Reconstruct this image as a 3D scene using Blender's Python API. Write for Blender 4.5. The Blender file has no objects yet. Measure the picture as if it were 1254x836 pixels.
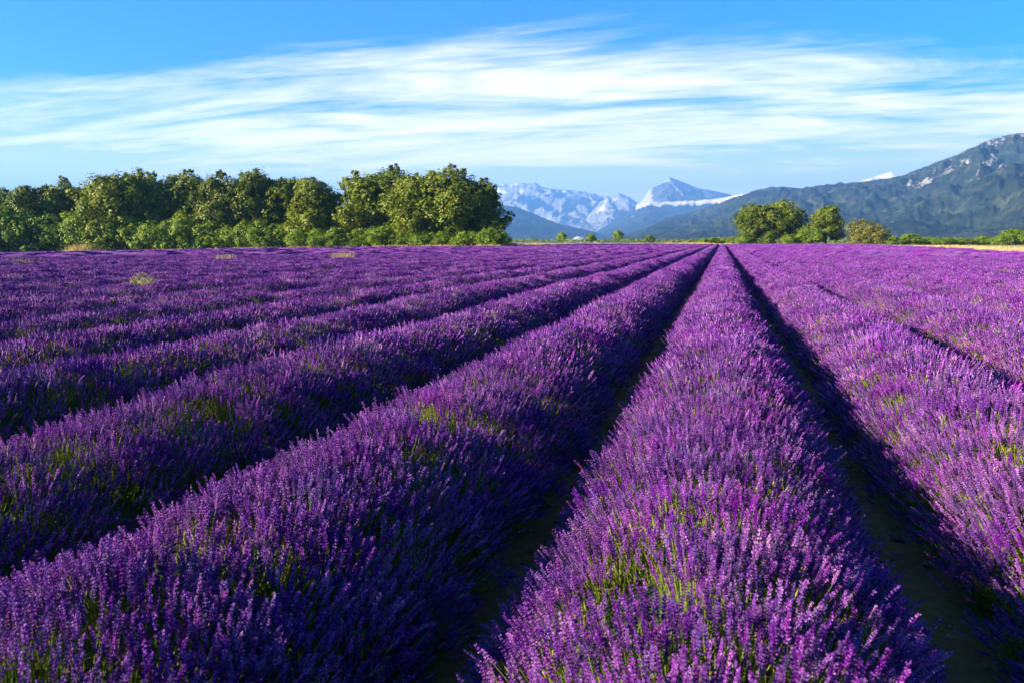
import bpy, math
import numpy as np
from mathutils import Vector

R = math.radians
scene = bpy.context.scene
COL = scene.collection

# ------------------------------------------------------------------ camera
CAM_H = 1.77
FPX, W0, H0 = 900.0, 1254.0, 836.0          # focal length in pixels of the 1254 x 836 photograph
HORIZON = 295.0                             # picture row of the horizon
ROW_VP = 885.0                              # picture column the lavender rows run to
PITCH = math.atan((H0 / 2 - HORIZON) / FPX)
YAW = math.atan((ROW_VP - W0 / 2) / math.hypot(FPX, H0 / 2 - HORIZON))   # camera is turned this far from the rows (+Y)

cam_data = bpy.data.cameras.new("camera")
cam = bpy.data.objects.new("camera", cam_data)
COL.objects.link(cam)
cam.location = (0, 0, CAM_H)
cam.rotation_euler = (math.pi / 2 - PITCH, 0, YAW)
cam_data.sensor_width = 36.0
cam_data.lens = FPX / W0 * 36.0
cam_data.clip_start = 0.05
cam_data.clip_end = 200000.0
cam_data.dof.use_dof = True
cam_data.dof.focus_distance = 7.0
cam_data.dof.aperture_fstop = 4.5
scene.camera = cam

# ------------------------------------------------------------------ world, sun, exposure
SUN_EL = R(17.5)
SUN_AZ = R(-122.0)      # direction TO the sun, measured from +Y (row direction), negative = towards -X
SUN_DIR = Vector((math.sin(SUN_AZ) * math.cos(SUN_EL), math.cos(SUN_AZ) * math.cos(SUN_EL), math.sin(SUN_EL)))

world = bpy.data.worlds.new("World")
scene.world = world
world.use_nodes = True
wt = world.node_tree
wt.nodes.clear()


def N(tree, kind, **kw):
    n = tree.nodes.new(kind)
    for k, v in kw.items():
        setattr(n, k, v)
    return n


def L(tree, a, b):
    tree.links.new(a, b)


def M(tree, op, a, b=None, c=None, clamp=False):
    n = tree.nodes.new("ShaderNodeMath")
    n.operation = op
    n.use_clamp = clamp
    for i, v in enumerate((a, b, c)):
        if v is None:
            continue
        if isinstance(v, (int, float)):
            n.inputs[i].default_value = v
        else:
            tree.links.new(v, n.inputs[i])
    return n.outputs[0]


def maprange(tree, v, a, b, c=0.0, d=1.0, smooth=False):
    n = tree.nodes.new("ShaderNodeMapRange")
    n.interpolation_type = 'SMOOTHSTEP' if smooth else 'LINEAR'
    tree.links.new(v, n.inputs[0])
    for i, x in enumerate((a, b, c, d)):
        n.inputs[1 + i].default_value = x
    return n.outputs[0]


def mixcol(tree, fac, a, b, blend='MIX'):
    n = tree.nodes.new("ShaderNodeMix")
    n.data_type = 'RGBA'
    n.blend_type = blend
    for s, v in ((0, fac), (6, a), (7, b)):
        if isinstance(v, (int, float)):
            n.inputs[s].default_value = v
        elif isinstance(v, tuple):
            n.inputs[s].default_value = (*v, 1.0) if len(v) == 3 else v
        else:
            tree.links.new(v, n.inputs[s])
    return n.outputs[2]


def noise(tree, vec, scale, detail=4.0, rough=0.55, dist=0.0):
    n = tree.nodes.new("ShaderNodeTexNoise")
    n.inputs["Scale"].default_value = scale
    n.inputs["Detail"].default_value = detail
    n.inputs["Roughness"].default_value = rough
    n.inputs["Distortion"].default_value = dist
    if vec is not None:
        tree.links.new(vec, n.inputs["Vector"])
    return n.outputs[0]


def mapping(tree, vec, scale=(1, 1, 1), loc=(0, 0, 0), rot=(0, 0, 0)):
    n = tree.nodes.new("ShaderNodeMapping")
    n.inputs["Scale"].default_value = scale
    n.inputs["Location"].default_value = loc
    n.inputs["Rotation"].default_value = rot
    tree.links.new(vec, n.inputs["Vector"])
    return n.outputs[0]


sky = N(wt, "ShaderNodeTexSky", sky_type='NISHITA', sun_disc=False)
sky.sun_elevation = SUN_EL
sky.sun_rotation = SUN_AZ
sky.altitude = 600.0
sky.air_density = 1.0
sky.dust_density = 0.3
sky.ozone_density = 3.0
hs = N(wt, "ShaderNodeHueSaturation")
hs.inputs["Hue"].default_value = 0.498
hs.inputs["Saturation"].default_value = 3.1
hs.inputs["Value"].default_value = 0.82
L(wt, sky.outputs[0], hs.inputs["Color"])
# thin high cloud: a layer seen in perspective (direction projected on a flat sheet), drawn out in long streaks
tc = N(wt, "ShaderNodeTexCoord")
sx = N(wt, "ShaderNodeSeparateXYZ")
L(wt, tc.outputs["Generated"], sx.inputs[0])
zc = M(wt, 'MAXIMUM', sx.outputs[2], 0.0)
den = M(wt, 'ADD', zc, 0.06)
cx = M(wt, 'DIVIDE', sx.outputs[0], den)
cy = M(wt, 'DIVIDE', sx.outputs[1], den)
cxy = N(wt, "ShaderNodeCombineXYZ")
L(wt, cx, cxy.inputs[0])
L(wt, cy, cxy.inputs[1])
streak = noise(wt, mapping(wt, cxy.outputs[0], scale=(0.46, 0.95, 1), loc=(3.3, 1.7, 0), rot=(0, 0, R(-10))), 1.0, 8.0, 0.58, 1.1)
broad = noise(wt, mapping(wt, cxy.outputs[0], scale=(0.16, 0.42, 1), loc=(8.1, 4.4, 2), rot=(0, 0, R(-10))), 1.0, 3.0, 0.5, 0.3)
wisp = noise(wt, mapping(wt, cxy.outputs[0], scale=(1.3, 5.5, 1), loc=(1.3, 9.4, 5), rot=(0, 0, R(-9))), 1.0, 9.0, 0.62, 1.6)
elev = M(wt, 'ARCSINE', zc)
# the deck lies beyond a front line and thins out towards the observer
FRONT = R(-8.0)
front = M(wt, 'ADD', M(wt, 'MULTIPLY', cx, math.sin(FRONT)), M(wt, 'MULTIPLY', cy, math.cos(FRONT)))
deck = maprange(wt, front, 2.45, 3.7, 0.0, 1.0, True)
base = M(wt, 'ADD', M(wt, 'MULTIPLY', streak, 0.7), M(wt, 'MULTIPLY', broad, 0.6))
base = M(wt, 'ADD', base, M(wt, 'MULTIPLY', wisp, 0.20))
base = M(wt, 'ADD', base, M(wt, 'MULTIPLY', deck, 0.27))
cover = maprange(wt, base, 0.83, 1.21, 0.0, 1.0, True)
cover = M(wt, 'MULTIPLY', cover, 0.93)
low = maprange(wt, elev, R(11.0), R(1.0), 0.0, 0.9, True)        # pale air along the horizon
cover = M(wt, 'MAXIMUM', cover, low)
CLOUD = (9.2, 8.0, 7.5)
skycol = mixcol(wt, cover, hs.outputs[0], CLOUD)
bg = N(wt, "ShaderNodeBackground")
bg.inputs["Strength"].default_value = 0.052
L(wt, skycol, bg.inputs["Color"])
wo = N(wt, "ShaderNodeOutputWorld")
L(wt, bg.outputs[0], wo.inputs["Surface"])

sun_data = bpy.data.lights.new("sun", 'SUN')
sun_data.energy = 5.0
sun_data.angle = R(0.53)
sun_data.color = (1.0, 0.86, 0.63)
sun = bpy.data.objects.new("sun", sun_data)
COL.objects.link(sun)
sun.location = (-40, -20, 40)
sun.rotation_euler = SUN_DIR.to_track_quat('Z', 'Y').to_euler()

vs = scene.view_settings
vs.view_transform = 'Standard'
vs.look = 'None'
vs.gamma = 1.0
vs.exposure = 2.42
vs.use_curve_mapping = False
scene.cycles.use_denoising = True
scene.cycles.max_bounces = 6
scene.cycles.diffuse_bounces = 3
scene.cycles.glossy_bounces = 2
scene.cycles.transmission_bounces = 4
scene.cycles.volume_bounces = 0
scene.cycles.transparent_max_bounces = 4
scene.cycles.adaptive_threshold = 0.01


# ------------------------------------------------------------------ survey helpers: picture column/row -> world
def ray(px, py):
    x, y, z = px - W0 / 2, H0 / 2 - py, FPX
    up = y * math.cos(PITCH) - z * math.sin(PITCH)
    fw = y * math.sin(PITCH) + z * math.cos(PITCH)
    wx = x * math.cos(YAW) - fw * math.sin(YAW)
    wy = x * math.sin(YAW) + fw * math.cos(YAW)
    return wx, wy, up


def bearing(px):
    a = ray(px, HORIZON)
    return math.atan2(a[0], a[1])


def rise(px, py):
    a = ray(px, py)
    return a[2] / math.hypot(a[0], a[1])      # tangent of the elevation


def spot(px, dist):
    b = bearing(px)
    return math.sin(b) * dist, math.cos(b) * dist


def on_plane(px, py, z):
    a = ray(px, py)
    k = (z - CAM_H) / a[2]
    return a[0] * k, a[1] * k


# ------------------------------------------------------------------ numeric noise
def _hash(ix, iy, seed):
    h = (ix.astype(np.int64) * 374761393 + iy.astype(np.int64) * 668265263 + seed * 2147483647) & 0xFFFFFFFF
    h = ((h ^ (h >> 13)) * 1274126177) & 0xFFFFFFFF
    h = h ^ (h >> 16)
    return (h & 0xFFFFFF) / float(0xFFFFFF)


def vnoise(x, y, seed=0):
    x, y = np.broadcast_arrays(np.asarray(x, float), np.asarray(y, float))
    ix, iy = np.floor(x), np.floor(y)
    fx, fy = x - ix, y - iy
    fx, fy = fx * fx * fx * (fx * (6 * fx - 15) + 10), fy * fy * fy * (fy * (6 * fy - 15) + 10)
    a, b = _hash(ix, iy, seed), _hash(ix + 1, iy, seed)
    c, d = _hash(ix, iy + 1, seed), _hash(ix + 1, iy + 1, seed)
    return (a * (1 - fx) + b * fx) * (1 - fy) + (c * (1 - fx) + d * fx) * fy


def fbm(x, y, octv=5, seed=0, gain=0.5):
    t, amp, tot = 0.0, 1.0, 0.0
    for o in range(octv):
        t = t + amp * vnoise(x * 2 ** o, y * 2 ** o, seed + o * 17)
        tot += amp
        amp *= gain
    return t / tot


def ridged(x, y, octv=5, seed=0, gain=0.5):
    t, amp, tot = 0.0, 1.0, 0.0
    for o in range(octv):
        t = t + amp * (1 - np.abs(2 * vnoise(x * 2 ** o, y * 2 ** o, seed + o * 31) - 1))
        tot += amp
        amp *= gain
    return t / tot


# ------------------------------------------------------------------ mesh helpers
def np_mesh(name, verts, faces, mats, mat_index=None, tint=None, smooth=False):
    """verts (n,3); faces (m,3) or (m,4) int array"""
    me = bpy.data.meshes.new(name)
    verts = np.ascontiguousarray(verts, np.float32)
    faces = np.ascontiguousarray(faces, np.int32)
    m, k = faces.shape
    me.vertices.add(len(verts))
    me.vertices.foreach_set("co", verts.ravel())
    me.loops.add(m * k)
    me.loops.foreach_set("vertex_index", faces.ravel())
    me.polygons.add(m)
    me.polygons.foreach_set("loop_start", np.arange(m, dtype=np.int32) * k)
    me.polygons.foreach_set("loop_total", np.full(m, k, np.int32))
    for mt in mats:
        me.materials.append(mt)
    if mat_index is not None:
        me.polygons.foreach_set("material_index", np.ascontiguousarray(mat_index, np.int32))
    me.polygons.foreach_set("use_smooth", np.full(m, smooth, bool))
    if tint is not None:
        at = me.attributes.new("tint", 'FLOAT', 'POINT')
        at.data.foreach_set("value", np.ascontiguousarray(tint, np.float32))
    me.update(calc_edges=True)
    return me


def link(name, data, parent=None, loc=None):
    o = bpy.data.objects.new(name, data)
    COL.objects.link(o)
    if parent is not None:
        o.parent = parent
    if loc is not None:
        o.location = loc
    return o


def tag(o, label=None, cat=None, group=None, kind=None):
    for k, v in (("label", label), ("category", cat), ("group", group), ("kind", kind)):
        if v:
            o[k] = v
    return o


def grid_faces(nu, nv):
    i = np.arange(nu - 1)[:, None] * nv + np.arange(nv - 1)[None, :]
    return np.stack([i, i + nv, i + nv + 1, i + 1], -1).reshape(-1, 4)


class Geo:
    """collects triangles with material index and tint"""
    def __init__(self):
        self.v, self.f, self.m, self.t, self.n = [], [], [], [], 0

    def add(self, v, f, m, t):
        self.v.append(v)
        self.f.append(f + self.n)
        self.m.append(np.broadcast_to(m, (len(f),)))
        self.t.append(np.broadcast_to(t, (len(v),)))
        self.n += len(v)

    def mesh(self, name, mats, smooth=False):
        return np_mesh(name, np.concatenate(self.v), np.concatenate(self.f), mats, np.concatenate(self.m), np.concatenate(self.t), smooth)


# ------------------------------------------------------------------ materials
def new_mat(name):
    m = bpy.data.materials.new(name)
    m.use_nodes = True
    t = m.node_tree
    t.nodes.clear()
    out = N(t, "ShaderNodeOutputMaterial")
    return m, t, out


def ramp(tree, fac, stops):
    n = tree.nodes.new("ShaderNodeValToRGB")
    e = n.color_ramp.elements
    while len(e) < len(stops):
        e.new(0.5)
    for i, (p, c) in enumerate(stops):
        e[i].position = p
        e[i].color = (*c, 1)
    tree.links.new(fac, n.inputs[0])
    return n.outputs[0]


def attr(tree, name):
    n = tree.nodes.new("ShaderNodeAttribute")
    n.attribute_name = name
    return n


def leafy(name, stops, trans=0.3, rough=0.6, spread=0.25, spec=0.3, hue=0.0):
    """thin plant matter: colour from the tint attribute and the instance, some light passes through"""
    m, t, out = new_mat(name)
    a = attr(t, "tint").outputs["Fac"]
    info = N(t, "ShaderNodeObjectInfo")
    f = M(t, 'ADD', a, M(t, 'MULTIPLY', M(t, 'SUBTRACT', info.outputs["Random"], 0.5), spread), clamp=True)
    c = ramp(t, f, stops)
    if hue:
        hv_ = N(t, "ShaderNodeHueSaturation")
        rnd = M(t, 'FRACT', M(t, 'MULTIPLY', info.outputs["Random"], 17.3))
        L(t, maprange(t, rnd, 0, 1, 0.5 - hue, 0.5 + hue), hv_.inputs["Hue"])
        L(t, maprange(t, M(t, 'FRACT', M(t, 'MULTIPLY', rnd, 7.7)), 0, 1, 0.82, 1.08), hv_.inputs["Saturation"])
        L(t, c, hv_.inputs["Color"])
        c = hv_.outputs[0]
    p = N(t, "ShaderNodeBsdfPrincipled")
    p.inputs["Roughness"].default_value = rough
    p.inputs["Specular IOR Level"].default_value = spec
    L(t, c, p.inputs["Base Color"])
    tr = N(t, "ShaderNodeBsdfTranslucent")
    L(t, c, tr.inputs["Color"])
    mx = N(t, "ShaderNodeMixShader")
    mx.inputs[0].default_value = trans
    L(t, p.outputs[0], mx.inputs[1])
    L(t, tr.outputs[0], mx.inputs[2])
    L(t, mx.outputs[0], out.inputs["Surface"])
    return m


FLOWER = leafy("lavender_flower", [(0.0, (0.03, 0.005, 0.085)), (0.38, (0.105, 0.015, 0.22)), (0.72, (0.25, 0.048, 0.385)), (1.0, (0.50, 0.21, 0.56))], 0.15, 0.7, 0.26, 0.15, 0.028)
STEM = leafy("lavender_stem", [(0.0, (0.07, 0.10, 0.02)), (0.5, (0.17, 0.22, 0.03)), (1.0, (0.36, 0.38, 0.06))], 0.25, 0.6, 0.3, 0.2)
MOUND = leafy("lavender_leaves", [(0.0, (0.025, 0.035, 0.02)), (0.5, (0.045, 0.06, 0.028)), (1.0, (0.08, 0.10, 0.045))], 0.0, 0.8, 0.3, 0.1)
OAK = leafy("oak_leaves", [(0.0, (0.04, 0.065, 0.006)), (0.45, (0.135, 0.18, 0.008)), (0.8, (0.23, 0.26, 0.012)), (1.0, (0.29, 0.26, 0.025))], 0.28, 0.55, 0.25)
SHRUB = leafy("shrub_leaves", [(0.0, (0.07, 0.11, 0.010)), (0.45, (0.16, 0.25, 0.010)), (0.8, (0.26, 0.34, 0.015)), (1.0, (0.33, 0.33, 0.03))], 0.28, 0.55, 0.25)
TAWNY = leafy("browned_leaves", [(0.0, (0.06, 0.075, 0.015)), (0.5, (0.15, 0.16, 0.025)), (1.0, (0.30, 0.22, 0.05))], 0.3, 0.6, 0.2)
STRAW = leafy("dry_grass_straw", [(0.0, (0.26, 0.19, 0.06)), (0.5, (0.46, 0.35, 0.13)), (1.0, (0.62, 0.50, 0.24))], 0.25, 0.7, 0.2)
WEEDG = leafy("weed_leaves", [(0.0, (0.14, 0.17, 0.03)), (0.5, (0.30, 0.32, 0.05)), (1.0, (0.50, 0.44, 0.12))], 0.3, 0.6, 0.2)


def bark_mat():
    m, t, out = new_mat("bark")
    g = N(t, "ShaderNodeNewGeometry")
    c = ramp(t, noise(t, g.outputs["Position"], 3.0, 5, 0.6), [(0.3, (0.035, 0.026, 0.018)), (0.7, (0.12, 0.09, 0.065))])
    p = N(t, "ShaderNodeBsdfPrincipled")
    p.inputs["Roughness"].default_value = 0.9
    L(t, c, p.inputs["Base Color"])
    L(t, p.outputs[0], out.inputs["Surface"])
    return m


BARK = bark_mat()


def ground_mat(name, stops, scale, scale2, bump=0.4):
    m, t, out = new_mat(name)
    g = N(t, "ShaderNodeNewGeometry")
    n1 = noise(t, g.outputs["Position"], scale, 6, 0.6)
    n2 = noise(t, g.outputs["Position"], scale2, 3, 0.5)
    f = M(t, 'ADD', M(t, 'MULTIPLY', n1, 0.5), M(t, 'MULTIPLY', n2, 0.5))
    c = ramp(t, f, stops)
    p = N(t, "ShaderNodeBsdfPrincipled")
    p.inputs["Roughness"].default_value = 0.95
    p.inputs["Specular IOR Level"].default_value = 0.1
    L(t, c, p.inputs["Base Color"])
    if bump:
        b = N(t, "ShaderNodeBump")
        b.inputs["Strength"].default_value = bump
        b.inputs["Distance"].default_value = 0.03
        L(t, n1, b.inputs["Height"])
        L(t, b.outputs[0], p.inputs["Normal"])
    L(t, p.outputs[0], out.inputs["Surface"])
    return m


SOIL = ground_mat("reddish_soil", [(0.3, (0.11, 0.048, 0.022)), (0.55, (0.21, 0.10, 0.045)), (0.75, (0.34, 0.19, 0.10))], 14.0, 1.1, 0.8)
PLAIN = ground_mat("plain_ground", [(0.3, (0.07, 0.085, 0.03)), (0.5, (0.15, 0.14, 0.05)), (0.7, (0.32, 0.25, 0.11))], 0.004, 0.02, 0)
MEADOW = ground_mat("straw_ground", [(0.3, (0.30, 0.22, 0.09)), (0.55, (0.44, 0.33, 0.14)), (0.75, (0.52, 0.41, 0.20))], 1.5, 0.1, 0.3)


def mountain_mat(name, low, mid, high, rock, snow, fine):
    """forest below, rock on steep or bare ground, pale snow where the mesh says so (attributes rock, snow, tint)"""
    m, t, out = new_mat(name)
    g = N(t, "ShaderNodeNewGeometry")
    n1 = noise(t, g.outputs["Position"], fine, 5, 0.65)
    n2 = noise(t, g.outputs["Position"], fine * 0.12, 4, 0.6)
    f = M(t, 'ADD', M(t, 'MULTIPLY', n1, 0.6), M(t, 'MULTIPLY', n2, 0.4))
    c = ramp(t, f, [(0.36, low), (0.5, mid), (0.66, high)])
    rk = attr(t, "rock").outputs["Fac"]
    rfac = maprange(t, M(t, 'ADD', rk, M(t, 'MULTIPLY', M(t, 'SUBTRACT', n1, 0.5), 1.2)), 0.42, 0.62, 0, 1, True)
    rc = mixcol(t, n1, tuple(x * 0.55 for x in rock), tuple(min(1, x * 1.35) for x in rock))
    c = mixcol(t, rfac, c, rc)
    sn = attr(t, "snow").outputs["Fac"]
    sfac = maprange(t, M(t, 'ADD', sn, M(t, 'MULTIPLY', M(t, 'SUBTRACT', n1, 0.5), 0.7)), 0.45, 0.58, 0, 1, True)
    c = mixcol(t, sfac, c, snow)
    p = N(t, "ShaderNodeBsdfPrincipled")
    p.inputs["Roughness"].default_value = 0.95
    p.inputs["Specular IOR Level"].default_value = 0.05
    L(t, c, p.inputs["Base Color"])
    b = N(t, "ShaderNodeBump")
    b.inputs["Strength"].default_value = 0.7
    b.inputs["Distance"].default_value = 0.35 / fine
    L(t, n1, b.inputs["Height"])
    L(t, b.outputs[0], p.inputs["Normal"])
    L(t, p.outputs[0], out.inputs["Surface"])
    return m


# ------------------------------------------------------------------ ground
def sheet(name, pts, z, mat, label=None):
    me = bpy.data.meshes.new(name)
    me.from_pydata([(x, y, z) for x, y in pts], [], [list(range(len(pts)))])
    me.materials.append(mat)
    me.update()
    if me.polygons[0].normal.z < 0:
        me.flip_normals()
    o = link(name, me)
    return tag(o, label, None, None, 'structure')


def gz(x):
    """the land falls away gently towards -X"""
    return -1.65 * (np.clip(-np.asarray(x, float) - 25.0, 0.0, 200.0) / 118.0) ** 2


# corner points of the lavender field
FL0 = spot(-130, 226.0)
FL1 = spot(0, 220.0)
FL2 = spot(330, 183.0)
FL3 = spot(625, 147.0)
FL4 = spot(690, 240.0)
FL5 = spot(720, 262.0)
FR4 = spot(1052, 262.0)
FR3 = on_plane(1150, 303.2, 0.66)
FR2 = on_plane(1254, 309.6, 0.66)
FR1 = on_plane(1420, 321.0, 0.66)
FIELD = [(-225.0, -12.0), FL0, FL1, FL2, FL3, FL4, FL5, FR4, FR3, FR2, FR1, (26.0, -12.0)]


def inside_field(x, y):
    c = np.zeros(np.broadcast(x, y).shape, bool)
    n = len(FIELD)
    for i in range(n):
        x0, y0 = FIELD[i]
        x1, y1 = FIELD[(i + 1) % n]
        if y0 == y1:
            continue
        m = ((y0 > y) != (y1 > y)) & (x < (x1 - x0) * (y - y0) / (y1 - y0) + x0)
        c ^= m
    return c


def ground():
    far = np.array([800.0, 2500.0, 8000.0, 25000.0, 60000.0])
    gxs = np.concatenate([-far[::-1], np.arange(-250, 151, 4.0), far])
    gys = np.concatenate([-far[::-1], np.arange(-60, 421, 4.0), far])
    X, Y = np.meshgrid(gxs, gys, indexing='ij')
    Z = gz(X)
    F = grid_faces(len(gxs), len(gys))
    V = np.stack([X, Y, Z - 0.03], -1).reshape(-1, 3)
    me = np_mesh("ground", V, F, [PLAIN])
    tag(link("ground", me), "flat plain of green and straw coloured land reaching to the mountains", "ground", None, 'structure')
    cen = V[F].mean(1)
    V2 = V + np.array([0, 0, 0.03])
    me = np_mesh("field_soil", V2, F[inside_field(cen[:, 0], cen[:, 1])], [SOIL])
    tag(link("field_soil", me), "bare reddish brown soil under the lavender rows", "soil", None, 'structure')


ground()


def beside(p, q, d):
    """point p pushed d metres to the far side of the line p->q"""
    n = Vector((-(q[1] - p[1]), q[0] - p[0])).normalized()
    return (p[0] + n.x * d, p[1] + n.y * d)


tag(sheet("meadow", [FR1, FR2, FR3, FR4, spot(1075, 340.0), spot(1254, 340.0), spot(1420, 300.0), spot(1480, 60.0)], 0.006, MEADOW),
    "strip of dry straw coloured meadow beside the lavender", "meadow")


# ------------------------------------------------------------------ mountains
def mountain(name, pts, dist, front, back, mat, label, seed, jag=0.006, spur=0.3, spur_f=9.0, rock=None, snow=None, nA=420, nR=150, pw=1.25, tilt=0.0, warp=0.5):
    """heightfield whose crest follows surveyed bearings and elevations; dist may vary with the bearing through tilt"""
    px = np.array([p[0] for p in pts], float)
    py = np.array([p[1] for p in pts], float)
    u = np.linspace(0, 1, nA)
    cx = px[0] + (px[-1] - px[0]) * u
    crest = np.interp(cx, px, py)
    bear = np.array([bearing(x) for x in cx])
    tan_e = np.array([rise(x, y) for x, y in zip(cx, crest)])
    D = dist * (1 + tilt * (u - 0.5) + 0.02 * (fbm(u * 6, 0 * u, 3, seed) - 0.5))
    fade = np.clip(np.minimum(u, 1 - u) / 0.06, 0, 1)
    H = np.maximum(D * tan_e + CAM_H, 0.0)
    H = H + D * jag * (ridged(u * (px[-1] - px[0]) / 14.0, 0 * u + 3.1, 5, seed + 5, 0.6) - 0.6) * np.clip(H / (D * 0.02), 0, 1)
    H = H * fade
    kr = np.exp(-np.linspace(-2, 2, 2 * (nA // 14) + 1) ** 2)
    Hs = np.convolve(np.pad(H, nA // 14, mode='edge'), kr / kr.sum(), 'valid')
    s = np.concatenate([np.linspace(-1, 0, int(nR * 0.75)) , np.linspace(0, 1, nR - int(nR * 0.75) + 1)[1:]])
    S, A = np.meshgrid(s, np.arange(nA))
    Dg = D[A]
    r = Dg + np.where(S < 0, S * front, S * back)
    bg_ = bear[A]
    X = np.sin(bg_) * r
    Y = np.cos(bg_) * r
    t = 1 - np.abs(S)
    prof = t ** pw
    k = spur_f / dist
    wx = X * k + warp * fbm(X * k * 0.7, Y * k * 0.7, 3, seed + 70)
    wy = Y * k + warp * fbm(X * k * 0.7, Y * k * 0.7, 3, seed + 71)
    rd = ridged(wx, wy, 6, seed + 9, 0.52)
    env = (4 * t * (1 - t)) ** 0.6
    fine_r = ridged(wx * 4.3, wy * 4.3, 4, seed + 19, 0.55)
    Z = Hs[A] * np.clip(prof + env * spur * (rd - 0.62) * (0.35 + 0.9 * prof) + env * spur * 0.22 * (fine_r - 0.6), -0.02, 2) + (H - Hs)[A] * prof ** 7
    # nothing in front may rise over the surveyed crest line
    lim = (H[A] - CAM_H) / Dg * r + CAM_H
    Z = np.where(S < 0, np.minimum(Z, lim * (0.995 - 0.012 * (1 - t))), Z)
    Z = np.where(t < 0.02, np.minimum(Z, 0) - 5.0, Z)
    V = np.stack([X, Y, Z], -1).reshape(-1, 3)
    F = grid_faces(nA, len(s))
    me = np_mesh(name, V, F, [mat], smooth=True)
    gx = cx[A]
    rel = Z / np.maximum(H[A], 1.0)
    for nm, fn in (("rock", rock), ("snow", snow)):
        at = me.attributes.new(nm, 'FLOAT', 'POINT')
        val = np.zeros(Z.shape) if fn is None else fn(gx, rel, S, X, Y, Z, rd)
        at.data.foreach_set("value", np.ascontiguousarray(val, np.float32).ravel())
    if me.polygons[0].normal.z < 0:
        me.flip_normals()
    o = link(name, me)
    return tag(o, label, "mountain", None, 'structure')


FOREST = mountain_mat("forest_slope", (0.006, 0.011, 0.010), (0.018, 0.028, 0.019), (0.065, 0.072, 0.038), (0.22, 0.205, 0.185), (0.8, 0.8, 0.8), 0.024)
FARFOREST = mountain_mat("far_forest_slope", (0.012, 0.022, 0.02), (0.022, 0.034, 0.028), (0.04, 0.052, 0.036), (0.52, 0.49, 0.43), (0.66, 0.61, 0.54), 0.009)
ALPINE = mountain_mat("alpine_rock", (0.15, 0.15, 0.155), (0.23, 0.225, 0.22), (0.33, 0.32, 0.30), (0.46, 0.43, 0.39), (0.66, 0.64, 0.61), 0.0055)


SLAB = mountain_mat('slab_rock', (0.05, 0.055, 0.06), (0.085, 0.085, 0.085), (0.14, 0.135, 0.13), (0.40, 0.37, 0.33), (0.66, 0.64, 0.61), 0.0055)  # paler rock tone also carries the sunlight painted on the peak


def blob(x, y, cx, cy, rx, ry):
    return np.exp(-((x - cx) / rx) ** 2 - ((y - cy) / ry) ** 2)


def rock_right(px, rel, S, X, Y, Z, rd):
    up = np.clip((px - 1010) / 140, 0.1, 1) * np.clip((rel - 0.2) / 0.35, 0, 1)
    crag = fbm(X * 0.018, Y * 0.006 + Z * 0.006, 4, 77)
    big = fbm(X * 0.0035, Y * 0.0035, 3, 78)
    return up * (0.16 + 1.3 * (crag - 0.5) + 0.45 * (big - 0.5)) + 0.42 * blob(px, rel, 1210, 0.9, 34, 0.13) * (0.2 + 1.6 * crag)


mountain("mountain_ridge", [(640, 300), (735, 293.5), (769, 287), (794, 276.5), (820, 266), (845, 260), (871, 252), (895, 243), (919, 235), (940, 228.4), (966, 230), (984, 230.5), (1023, 225), (1059, 222.5),
                       (1095, 217), (1119, 208), (1148, 196), (1172, 186), (1193, 175), (1217, 167), (1254, 162.5), (1330, 150), (1430, 165), (1560, 215), (1720, 300)],
         5600, 3300, 2700, FOREST, "long forested mountain with pale rock outcrops on its upper flank", 11, 0.0035, 0.70, 13.0, rock_right, None, 760, 190, 1.05, -0.2)
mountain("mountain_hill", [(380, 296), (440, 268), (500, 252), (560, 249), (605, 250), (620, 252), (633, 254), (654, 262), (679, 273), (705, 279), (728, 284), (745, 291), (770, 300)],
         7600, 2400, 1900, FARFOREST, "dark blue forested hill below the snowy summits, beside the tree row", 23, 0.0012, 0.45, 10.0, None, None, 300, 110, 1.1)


def rock_cliff(px, rel, S, X, Y, Z, rd):
    band = np.clip((rel - 0.74 - 0.12 * fbm(px / 3.0, rel * 3, 4, 3)) / 0.06, 0, 1) * (px > 778)
    return 0.95 * band + 0.3 * (fbm(X * 0.001, Y * 0.001, 4, 12) - 0.42) + 0.4 * blob(px, rel, 776, 0.75, 10, 0.2)


def snow_cliff(px, rel, S, X, Y, Z, rd):
    return np.clip((rel - 0.77 - 0.14 * fbm(px / 2.5, rel * 4, 4, 4)) / 0.06, 0, 1) * (px > 779) * 0.7


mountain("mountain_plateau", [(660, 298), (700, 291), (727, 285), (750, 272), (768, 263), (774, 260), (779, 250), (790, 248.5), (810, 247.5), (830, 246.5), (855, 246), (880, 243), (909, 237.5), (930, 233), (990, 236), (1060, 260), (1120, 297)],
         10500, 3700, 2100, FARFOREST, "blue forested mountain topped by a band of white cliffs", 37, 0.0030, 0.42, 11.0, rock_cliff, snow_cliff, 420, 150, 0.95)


def rock_lit_peak(px, rel, S, X, Y, Z, rd):
    lit_stripe = np.exp(-((px - 813 - (1 - rel) * 75) / 4.0) ** 2) * (rel > 0.55)  # sunlit diagonal band painted into the rock colour
    return 0.75 * lit_stripe + 0.8 * np.clip((802 - px) / 8, 0, 1) + 0.25 * (rd - 0.5)  # left cliff painted paler where the sun strikes it; rest is rock variation


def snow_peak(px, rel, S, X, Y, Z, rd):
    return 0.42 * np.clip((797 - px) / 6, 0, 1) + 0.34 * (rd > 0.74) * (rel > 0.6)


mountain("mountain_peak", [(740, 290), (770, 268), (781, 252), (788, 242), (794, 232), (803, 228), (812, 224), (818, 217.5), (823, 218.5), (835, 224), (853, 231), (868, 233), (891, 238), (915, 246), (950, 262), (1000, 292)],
         13200, 3100, 2100, SLAB, "sharp grey rocky peak with a tilted flat top behind the white cliffs", 41, 0.0014, 0.24, 22.0, rock_lit_peak, snow_peak, 360, 130, 0.85)


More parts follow.
